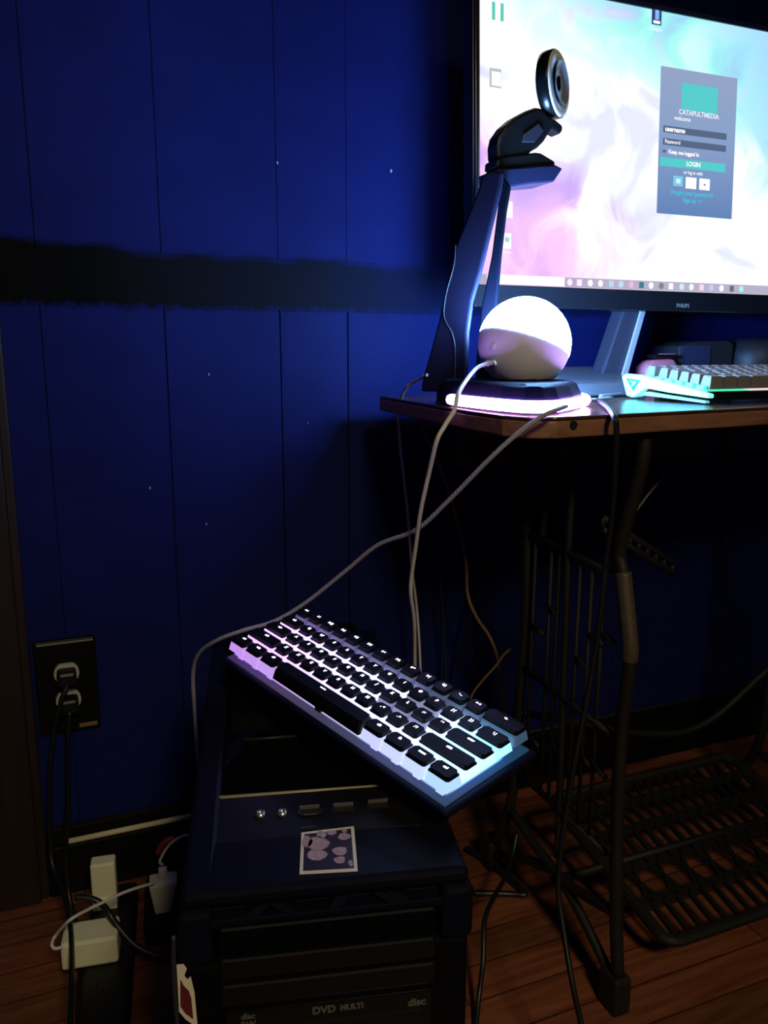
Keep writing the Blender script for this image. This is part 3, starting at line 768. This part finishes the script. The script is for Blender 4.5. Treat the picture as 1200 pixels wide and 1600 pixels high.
TEAL = emat('ui_teal', (.1, .62, .62)); FIELD = emat('ui_field', (.1, .14, .24)); LINK = emat('ui_link', (.08, .5, .68)); WM = emat('ui_textwhite', (.85, .9, .95))


def wbox(name, f0, g0, f1, g1, m_, d=.0008): x0, z1 = wxz(f0, g0); x1, z0 = wxz(f1, g1); return sbox(name, x0, z0, x1, z1, m_, lw, d)


def wtext(s, f0, g0, size, m_, align='LEFT', d=.0012, bold=.0002): x, z = wxz(f0, g0); return stext(s, x, z, size, m_, lw, d, align, bold)


wbox('logo_block', .27, .09, .74, .27, TEAL)
wtext('CATAPULTMEDIA', .5, .29, .0098, WM, 'CENTER'); wtext('welcome', .18, .335, .0085, WM); wbox('input_field', .05, .395, .88, .44, FIELD); wtext('username', .07, .417, .0095, WT, bold=.0004)
wbox('input_field', .05, .48, .88, .525, FIELD); wtext('Password', .07, .502, .0075, WM)
wbox('checkbox', .05, .56, .09, .578, FIELD); wtext('Keep me logged in', .12, .57, .0078, WT, bold=.0003)
wbox('login_button', .02, .61, .88, .67, TEAL); wtext('LOGIN', .45, .64, .009, WT, 'CENTER', bold=.0003)
wtext('or log in with', .45, .7, .0068, WM, 'CENTER')
wbox('social_button', .2, .73, .32, .8, emat('ui_bluebtn', (.2, .65, .85))); wbox('social_button', .36, .73, .5, .81, WT); wbox('social_button', .54, .73, .68, .81, WT)
wbox('button_glyph', .235, .75, .285, .78, WM, .0012); wbox('button_glyph', .6, .768, .62, .778, FIELD, .0012)
wtext('Forgot your password?', .45, .845, .0088, LINK, 'CENTER', bold=.0004); wtext('Sign up  >', .45, .895, .0088, LINK, 'CENTER', bold=.0004)
# bezel lettering
x, z = scr(1065, 478); text('bezel_lettering', 'PHILIPS', .0078, mat('lettering_silver', (.6, .6, .55), .3, .6), mon, mon_rot @ frame((1, 0, 0), (0, 0, 1), (0, -1, 0), (x, -.0045, z)), depth=.0002, bold=.0002)
# stand: slanted silver strut and base plate
M0 = Vector((MO.x, MY, mz))
pts = [at(u, v, y=1.055) - M0 for u, v in ((978, 474), (1012, 474), (978, 578), (938, 578))]
for q in pts[2:]: q.z = .7865 - M0.z
obj('stand_neck', prism(bmesh.new(), pts, (0, .03, 0)), SILVER, mon, bevel=.003)
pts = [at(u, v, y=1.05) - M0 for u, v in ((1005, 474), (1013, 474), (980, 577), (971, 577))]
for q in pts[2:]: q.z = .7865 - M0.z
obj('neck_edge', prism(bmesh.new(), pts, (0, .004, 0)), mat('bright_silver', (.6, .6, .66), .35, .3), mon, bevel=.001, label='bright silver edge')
pts = [at(u, v, y=1.09) - M0 for u, v in ((968, 474), (978, 474), (938, 575), (928, 575))]
for q in pts[2:]: q.z = .7865 - M0.z
obj('stand_strut', prism(bmesh.new(), pts, (0, .012, 0)), BLACK, mon)
bx0, bx1 = at(914, 600, y=.99).x, at(1000, 600, y=1.0).x
bm = bmesh.new(); prism(bm, [Vector(q) - M0 for q in ((bx0 - .03, 1.0, .788), (bx0 - .03, 1.12, .806), (bx0 - .03, 1.12, .7655), (bx0 - .03, .995, .7655), (bx0 - .03, .982, .7665), (bx0 - .03, .986, .784))], (bx1 - bx0 + .03, 0, 0))
obj('stand_base', bm, mat('base_silver', (.16, .165, .21), .4, .3), mon, bevel=.002)

# ------------------------------------------------------------------ headset stand with light strip
hs = thing('headset_stand', 'dark angular headset stand with a glowing violet light strip round its base', 'headset stand', (.51, .84, .765)); H0 = Vector(hs.location)
foot = [(.444, .905), (.442, .83), (.446, .76), (.456, .722), (.474, .714), (.50, .724), (.545, .76), (.588, .803), (.606, .85), (.592, .92), (.555, .965), (.49, .97), (.455, .945)]
cx_, cy_ = .52, .85


def inset(s, z): return [Vector((cx_ + (x - cx_) * s, cy_ + (y - cy_) * s, z)) - H0 for x, y in foot]


def loft(rings):
    bm = bmesh.new(); rs = [[bm.verts.new(p) for p in r] for r in rings]; n = len(rs[0])
    for a, b in zip(rs, rs[1:]):
        for i in range(n): bm.faces.new((a[i], a[(i + 1) % n], b[(i + 1) % n], b[i]))
    bm.faces.new(rs[0][::-1]); bm.faces.new(rs[-1]); return bm


STRIP = mat('light_strip', (.9, .85, 1), .4, emit=(.5, .27, 1), es=30)
obj('base_plate', loft([inset(.95, .7652), inset(.95, .768)]), BLACK, hs)
fp_ = spline([Vector((*q, 0)) for q in foot], 4)
arc = [Vector((q.x, q.y, .7740)) - H0 for q in fp_[2:33]]
obj('light_strip', tube(bmesh.new(), arc, .0064, 8, False), STRIP, hs, True, label='glowing violet white light strip')
obj('base', loft([inset(.94, .768), inset(.94, .781), inset(.86, .7935), inset(.8, .7965)]), STAND, hs, bevel=.002)


def sp_(u, v, y): return at(u, v, y=y) - H0


YA = .925
PN = Vector((-.72, -.69, 0)).normalized(); PC = at(742, 450, y=.90)


def pl_(u, v, off=0.0):
    r = ray(u, v); o = Vector((0, 0, H)); return o + r * ((PC - PN * off - o).dot(PN) / r.dot(PN)) - H0


out1 = [(657, 612), (660, 590), (672, 548), (685, 500), (700, 432), (712, 382), (745, 300), (752, 274), (764, 266), (785, 267), (781, 296), (768, 350), (750, 425), (737, 470), (730, 520), (728, 585), (735, 612)]
bm = bmesh.new(); prism(bm, [pl_(u, v) for u, v in out1], (.0075, .006, 0)); arm = obj('arm', bm, STAND, hs, bevel=.003)
out2 = [(784, 272), (797, 290), (790, 330), (782, 400), (776, 470), (772, 600), (742, 600), (744, 560), (752, 480), (768, 400), (777, 330), (782, 290)]
bm = bmesh.new(); prism(bm, [pl_(u, v, .03) for u, v in out2], (.008, .01, 0)); obj('rear_arm', bm, mat('stand_matte', (.0012, .0015, .006), .7, spec=.05), hs, bevel=.002)
hook = [(779, 280), (778, 263), (800, 262), (846, 258), (868, 257), (880, 263), (866, 284), (830, 287), (796, 293), (785, 298), (780, 296)]
bm = bmesh.new(); prism(bm, [sp_(u, v, YA - .008) for u, v in hook], (0, .05, 0)); obj('hook', bm, mat('stand_blue_black', (.012, .014, .04), .4, spec=.3), hs, bevel=.003)
seam = [(712, 382), (709, 415), (697, 460), (694, 495), (706, 520), (711, 545), (710, 600)]
obj('seam', tube(bmesh.new(), [pl_(u, v, -.0003) for u, v in seam], .0007), DARKB, hs, True)
obj('screw', lathe(bmesh.new(), [(0, .0015), (.002, .001), (.002, -.001), (0, -.001)], 12, Matrix.Translation(pl_(667, 586, -.001)) @ Matrix.Rotation(R(90), 4, 'X')), CHROME, hs)
cb = obj('grey_wire', tube(bmesh.new(), [at(664, 588, y=.96), at(645, 598, y=1.0), at(632, 610, y=1.03), at(622, 640, y=1.135), at(624, 680, y=1.14), at(629, 730, y=1.14), at(636, 790, y=1.14), at(640, 840, y=1.14), at(644, 890, y=1.14), at(652, 960, y=1.14), at(657, 1050, y=1.14), at(660, 1200, y=1.14)], .0022), WCABLE, None, True)
tag(cb, 'thin pale wire running over the rear left table edge behind the white lamp cord', 'cable')

# ------------------------------------------------------------------ webcam with ring light on the hook
wc = thing('webcam', 'black round webcam with a pale ring around its lens, clipped on top of the stand', 'webcam', at(830, 262, y=.93)); W0 = Vector(wc.location)


def wp(u, v, y=.93): return at(u, v, y=y) - W0


bm = bmesh.new(); prism(bm, [wp(u, v, .92) for u, v in ((776, 262), (777, 248), (795, 243), (838, 238), (846, 239), (868, 252), (868, 259), (846, 262), (800, 264))], (0, .032, 0)); obj('clip_foot', bm, BLACK, wc, bevel=.003)
bm = bmesh.new(); prism(bm, [wp(u, v, .922) for u, v in ((777, 250), (776, 226), (779, 212), (790, 196), (806, 182), (824, 172), (838, 167), (848, 168), (862, 182), (870, 186), (864, 200), (852, 220), (842, 230), (828, 238), (830, 250))], (0, .026, 0)); obj('hinge_arm', bm, BLACK, wc, bevel=.006)
bm = bmesh.new(); prism(bm, [wp(u, v, .92) for u, v in ((818, 209), (842, 192), (850, 204), (836, 222), (816, 222))], (0, .004, 0)); obj('hinge_pad', bm, DARKB, wc, bevel=.001)
bm = bmesh.new(); prism(bm, [wp(u, v, .925) for u, v in ((848, 182), (868, 186), (880, 196), (880, 204), (875, 210), (858, 200))], (0, .02, 0)); obj('clip_jaw', bm, BLACK, wc, bevel=.003)
# disc
vd = ray(865, 135).normalized(); rr_ = r2.copy(); uu_ = -d2
nrm = (rr_ * .85 - vd * .52 + uu_ * .2).normalized()
side = vd.cross(nrm).normalized() if abs(vd.dot(nrm)) < .99 else uu_
ax = nrm; b1 = (uu_ - ax * uu_.dot(ax)).normalized(); b2_ = ax.cross(b1)
RM = frame(b1, b2_, ax, at(864, 133, y=.935) - W0)
RR = .0395
obj('camera_body', lathe(bmesh.new(), [(0, -.012), (.03, -.012), (RR - .001, -.008), (RR, -.004), (RR, .006), (RR - .002, .0075), (0, .0075)], 48, RM), BLACKG, wc, True)
o = obj('light_ring', lathe(bmesh.new(), [(RR - .014, .0074), (RR - .014, .0084), (RR - .003, .0088), (RR - .0012, .0076), (RR - .0012, .0070)], 48, RM), mat('ring_diffuser', (.95, .88, .75), .5), wc, True, label='pale diffuser ring')
obj('lens_cone', lathe(bmesh.new(), [(RR - .0142, .0082), (.018, .004), (.010, .0035), (0, .0035)], 40, RM @ Matrix.Translation((0, 0, .0045))), mat('lens_cone_grey', (.35, .37, .45), .2), wc, True)
obj('lens', lathe(bmesh.new(), [(.0098, .0075), (.0075, .0095), (.004, .0105), (0, .0108)], 30, RM), BLACKG, wc, True)
obj('hinge_neck', tube(bmesh.new(), [wp(858, 178, .935), wp(864, 165, .935), wp(862, 150, .935)], .008, 8), BLACK, wc, True)
obj('cable', tube(bmesh.new(), [wp(783, 225, .94), wp(777, 240, .945), wp(772, 252, .95), wp(766, 264, .955), wp(757, 300, .96), wp(752, 330, .97)], .0014), BCABLE, wc, True)

# ------------------------------------------------------------------ globe lamp
LC = Vector((.5335, .855, .8385)); LR = .0552
lp = thing('globe_lamp', 'round table lamp with a glowing blue white dome over a white shell', 'lamp', (LC.x, LC.y, LC.z - .0415))
axis = (up * .93 + rt * .30 + hd * .17).normalized()
q1 = axis.orthogonal().normalized(); q2 = axis.cross(q1)
GM = frame(q1, q2, axis, (0, 0, .0415))
N = 28
dome = [(LR * math.cos(a), LR * math.sin(a)) for a in [math.pi / 2 * k / N for k in range(N + 1)]]
dome[-1] = (0, LR)
DOME = mat('lamp_dome_glow', (.8, .85, .95), .4, emit=(.2, .48, 1), es=250)
obj('light_dome', lathe(bmesh.new(), dome, 56, GM), DOME, lp, True, label='glowing blue white dome')
prof = [(LR * .995 * math.cos(a), -LR * .995 * math.sin(a)) for a in [math.pi / 2 * k / N for k in range(N + 1)]]; prof[-1] = (0, -LR * .995)
bm = lathe(bmesh.new(), prof, 56, GM)
r_ = bmesh.ops.bisect_plane(bm, geom=bm.verts[:] + bm.edges[:] + bm.faces[:], plane_co=(0, 0, .0005), plane_no=(0, 0, -1), clear_outer=True)
ed = [e for e in bm.edges if e.is_boundary and all(v.co.z < .001 for v in e.verts)]
if ed: bmesh.ops.contextual_create(bm, geom=ed)
obj('shell', bm, LAMPW, lp, True, label='white lower shell')


def lampsurf(u, v, rr=LR):
    o_ = Vector((0, 0, H)); r_ = ray(u, v).normalized(); oc = o_ - LC; b_ = oc.dot(r_); return o_ + r_ * (-b_ - math.sqrt(max(0, b_ * b_ - oc.dot(oc) + rr * rr)))


for u, v, nm, rad in ((770, 541, 'button', .0055), ):
    p = lampsurf(u, v); n_ = (p - LC).normalized(); f1 = n_.orthogonal().normalized()
    obj(nm, lathe(bmesh.new(), [(0, .0012), (rad * .7, .001), (rad, -.001), (rad, -.002), (0, -.002)], 20, frame(f1, n_.cross(f1), n_, p - Vector(lp.location))), LAMPW, lp, True)
p = lampsurf(771, 567)
lc = thing('lamp_cord', 'white cord hanging from the back of the glowing globe lamp to the floor', 'cord', p)
cp = [(771, 567, p.y - .001), (760, 568, p.y - .012), (745, 575, p.y - .03), (730, 592, .76), (716, 615, .70), (710, 640, .685), (695, 665, .68), (682, 690, .68), (670, 740, .70), (657, 800, .72), (650, 850, .74), (643, 900, .76), (642, 930, .77), (647, 970, .79), (648, 1030, .82), (648, 1100, .84)]
P = [at(u, v, y=y) - p for u, v, y in cp]
obj('plug', tube(bmesh.new(), [P[0] + (P[0] - P[1]) * .1, P[1]], .0032, smooth=False), WCABLE, lc, True); obj('cable', tube(bmesh.new(), P[1:], .0022), WCABLE, lc, True)

# ------------------------------------------------------------------ gaming keyboard on the table
gk = thing('gaming_keyboard', 'full size keyboard on the table with glowing green wing on its left side', 'keyboard', (.765, .795, .7655), R(2))
GW, GD = .44, .145
tilt = Matrix.Rotation(R(6), 4, 'X') @ Matrix.Translation((0, 0, .004))
GM_ = lambda a, b: box(bmesh.new(), a, b, 0, tilt)
obj('case', GM_((0, 0, 0), (GW, GD, .011)), BLACK, gk, bevel=.003)
for x in (.03, GW - .06): obj('flip_foot', B((x, GD - .03, 0), (x + .03, GD - .02, .0155)), BLACK, gk)
GREEN = mat('green_light_guide', (.3, .9, .7), .4, emit=(.12, .95, .5), es=1.6)
GREENW = mat('green_white_light_guide', (.5, .95, .85), .4, emit=(.08, .9, .45), es=2.4)
UG = mat('under_key_green', (.2, .6, .5), .4, emit=(.04, .7, .5), es=1.1)
# wing: arrow shaped light guide along the left side, outline in (y,z) from the side, extruded in x
wing = [(GD + .004, .030), (GD - .004, .034), (GD - .03, .033), (.05, .023), (-.012, .013), (-.012, .008), (.06, .012), (GD - .045, .016), (GD - .028, .006), (GD - .02, .002), (GD - .008, .004)]
wing_pts = [(-.010, y, z) for y, z in wing]
wg = obj('side_wing', prism(bmesh.new(), wing_pts, (.009, 0, 0)), GREENW, gk, bevel=.0012, label='glowing green wing')
em_pts = [(GD - .006, .028), (GD - .034, .026), (GD - .022, .011)]
obj('emblem', prism(bmesh.new(), [(-.0106, y, z) for y, z in em_pts], (.001, 0, 0)), mat('emblem_dark_teal', (.02, .25, .2), .4), wg)
obj('emblem', prism(bmesh.new(), [(-.0111, y, z) for y, z in ((GD - .012, .025), (GD - .02, .022), (GD - .018, .016), (GD - .024, .02), (GD - .028, .024), (GD - .02, .0245))], (.0006, 0, 0)), GREENW, wg)
obj('lower_wing', prism(bmesh.new(), [(-.0085, y, z) for y, z in ((GD - .03, .003), (GD - .045, .011), (.05, .0075), (-.006, .004), (-.006, .0015), (.05, .004), (GD - .04, .006))], (.007, 0, 0)), mat('pale_blue_guide', (.3, .6, .75), .4, emit=(.12, .45, .6), es=.7), gk, label='pale blue lower guide')
strip_cols = [(.05, .9, .5), (.05, .9, .5), (.9, .75, .75), (1, .9, .9), (.9, .35, .4), (.1, .8, .35), (.1, .5, .15), (.03, .1, .02), (.1, .4, .1), (.5, .1, .1), (.1, .2, .6), (.1, .6, .3)]
for i, cc_ in enumerate(strip_cols):
    x = i * GW / 12
    obj('light_segment', GM_((x + .001, .004, .011), (x + GW / 12 - .001, GD - .004, .0118)), mat('led_segment', (.3, .3, .3), .4, emit=cc_, es=.9), gk)
GT = mat('keycap_grey_top', (.24, .21, .2), .4)


def gkey(w_, d_=.0172, h=.016):
    bm = bmesh.new(); a = w_ / 2 - .0008; d = d_ / 2

    def ring(ax, ay, z): return [bm.verts.new((x, y, z)) for x, y in ((-ax, -ay), (ax, -ay), (ax, ay), (-ax, ay))]
    rs = [ring(a, d, 0), ring(a - .0018, d - .002, h * .9), ring(a - .0028, d - .003, h)]
    for p, q in zip(rs, rs[1:]):
        for i in range(4): bm.faces.new((p[i], p[(i + 1) % 4], q[(i + 1) % 4], q[i]))
    bm.faces.new(rs[-1]); bm.faces.new(rs[0][::-1]); me = bpy.data.meshes.new('keycap'); bm.to_mesh(me); bm.free(); me.materials.append(GT); return me


gm = {}
lay = [[1.25, 1.25, 1.25, 6.25, 1.25, 1.25, 1.25, 1.25], [2.25] + [1] * 10 + [2.75], [1.75] + [1] * 11 + [2.25], [1.5] + [1] * 12 + [1.5], [1] * 13 + [2], [1] * 15]
for r, ks in enumerate(lay):
    x = .006
    yb_ = .014 + r * U + (.005 if r == 5 else 0)
    for w_ in ks:
        if w_ not in gm: gm[w_] = gkey(w_ * U)
        o = bpy.data.objects.new('keycap', gm[w_]); C.objects.link(o); o.parent = gk
        o.matrix_local = tilt @ Matrix.Translation((x + w_ * U / 2, yb_, .0135)); x += w_ * U
bm = bmesh.new()
for r in range(6):
    box(bm, (-.001, .008 + r * U, .0115), (.006, .022 + r * U, .0175), 0, tilt)
obj('under_key_light', bm, UG, gk, bevel=.002, label='green light under the keys')

# ------------------------------------------------------------------ small things behind the keyboard
p = at(1036, 566, y=1.06)
t = thing('pink_case', 'small rounded pink object standing behind the gaming keyboard', 'case', (p.x, 1.06, .7655))
rw = .032
bm = bmesh.new(); prism(bm, [(-rw, 0, 0), (rw, 0, 0), (rw, 0, .045), (rw - .008, 0, .053), (-rw + .014, 0, .051), (-rw, 0, .041)], (0, .03, 0)); obj('body', bm, PINK, t, True, bevel=.006)
obj('lid', B((-rw + .02, .004, .0535), (rw, .026, .060)), BLACK, t, bevel=.002)
obj('glint', B((-.004, .003, .060), (.028, .008, .0612)), PINK, t, bevel=.0005)
x0_, x1_ = at(1062, 548, y=1.08).x, at(1146, 548, y=1.08).x
t = thing('desktop_speaker', 'low dark box shaped speaker under the middle of the monitor', 'speaker', (x0_, 1.08, .7655))
L_ = x1_ - x0_
bm = bmesh.new(); prism(bm, [(0, 0, 0), (L_, 0, 0), (L_, 0, .078), (L_ - .012, 0, .083), (.03, 0, .081), (.0, 0, .074)], (0, .07, 0)); obj('cabinet', bm, DARKB, t, bevel=.003)
obj('grille', B((.004, -.002, .02), (L_ * .55, 0, .074)), mat('grille_blue_black', (.03, .035, .09), .4), t); obj('grille_line', B((.015, -.0028, .05), (L_ * .5, -.002, .0515)), SILVER, t)
x2_ = at(1186, 548, y=1.08).x
t = thing('round_speaker', 'dark domed speaker to the right of the low dark speaker', 'speaker', (x2_, 1.09, .7655))
obj('cabinet', lathe(bmesh.new(), [(0, .088), (.03, .086), (.045, .078), (.052, .06), (.052, 0), (0, 0)], 36), DARKB, t, True)
obj('base_ring', lathe(bmesh.new(), [(.052, .004), (.055, .004), (.055, .0), (.052, 0)], 36), BLACK, t, True)

# ------------------------------------------------------------------ remaining cables
def cable(name, pts, r, m_, label):
    o = obj(name, tube(bmesh.new(), [at(u, v, **({'y': y} if y > 0 else {'z': -y})) for u, v, y in pts], r), m_, None, True); tag(o, label, 'cable'); return o


cable('black_cable', [(900, 625, -.771), (925, 624, -.771), (945, 632, -.771), (958, 648, .692), (963, 672, .682), (961, 740, .685), (957, 800, .69), (948, 870, .70), (940, 950, .70), (925, 1050, .70), (900, 1180, .69), (880, 1300, .68), (872, 1380, .67), (880, 1450, .65), (895, 1540, .62), (910, 1610, .60), (925, 1700, .57)], .0032, BCABLE, 'long black cable dropping over the front table edge in front of the iron frame')
cable('brown_cable', [(655, 650, 1.14), (664, 680, 1.13), (680, 710, 1.12), (700, 765, 1.12), (718, 830, 1.11), (728, 880, 1.10), (731, 930, 1.10), (745, 965, 1.09), (765, 995, 1.08), (778, 1030, 1.07), (783, 1080, 1.07), (790, 1120, 1.07), (795, 1220, 1.07)], .0028, BRCABLE, 'brown cable hanging down behind the right end of the tilted keyboard')
cable('brown_wire', [(806, 1010, 1.0), (790, 1020, 1.01), (775, 1040, 1.02), (755, 1062, 1.03), (738, 1085, 1.04), (725, 1120, 1.05)], .002, BRCABLE, 'short brown wire crossing the hanging brown cable')
cable('grey_wire', [(1072, 684, .95), (1055, 715, .93), (1040, 740, .9), (1015, 770, .87), (1000, 790, .84), (985, 810, .8)], .0017, mat('grey_wire', (.2, .18, .15), .5), 'thin grey wire slanting down under the table top')
cable('black_wire', [(700, 680, 1.15), (705, 760, 1.17), (690, 900, 1.18), (695, 1000, 1.19), (700, 1150, 1.19)], .002, DARKB, 'faint dark wire hanging near the wall under the table')
cable('black_wire', [(835, 770, 1.1), (800, 830, 1.13), (760, 900, 1.15), (735, 960, 1.17), (715, 1050, 1.19)], .003, BCABLE, 'dark wire slanting to the left behind the iron frame')
cable('floor_cable', [(730, 1325, -.012), (762, 1345, -.01), (790, 1368, -.009), (815, 1390, -.008), (820, 1398, -.006), (800, 1397, -.005), (770, 1396, -.005), (740, 1396, -.005)], .0048, BCABLE, 'thick black cable lying in a bend on the floor beside the tower')
cable('floor_cable', [(808, 1300, .95), (800, 1340, .93), (790, 1370, .9), (770, 1405, .86), (757, 1440, .83), (755, 1500, .8), (748, 1560, .78), (740, 1640, .74)], .0034, BCABLE, 'thin black cable running down past the tower across the floor')
cable('nickel_strip', [(770, 1330, -.02), (778, 1338, -.02), (790, 1342, -.02)], .002, CHROME, 'small shiny nickel coloured strip on the floor behind the bent black cable')  # short nickel coloured tube close to the floor
cable('spring_cord', [(938, 619, -.768), (960, 617, -.768), (985, 615, -.768), (1000, 613, -.768)], .0028, BRAID, 'short ribbed cord on the table between the lamp and the gaming keyboard')
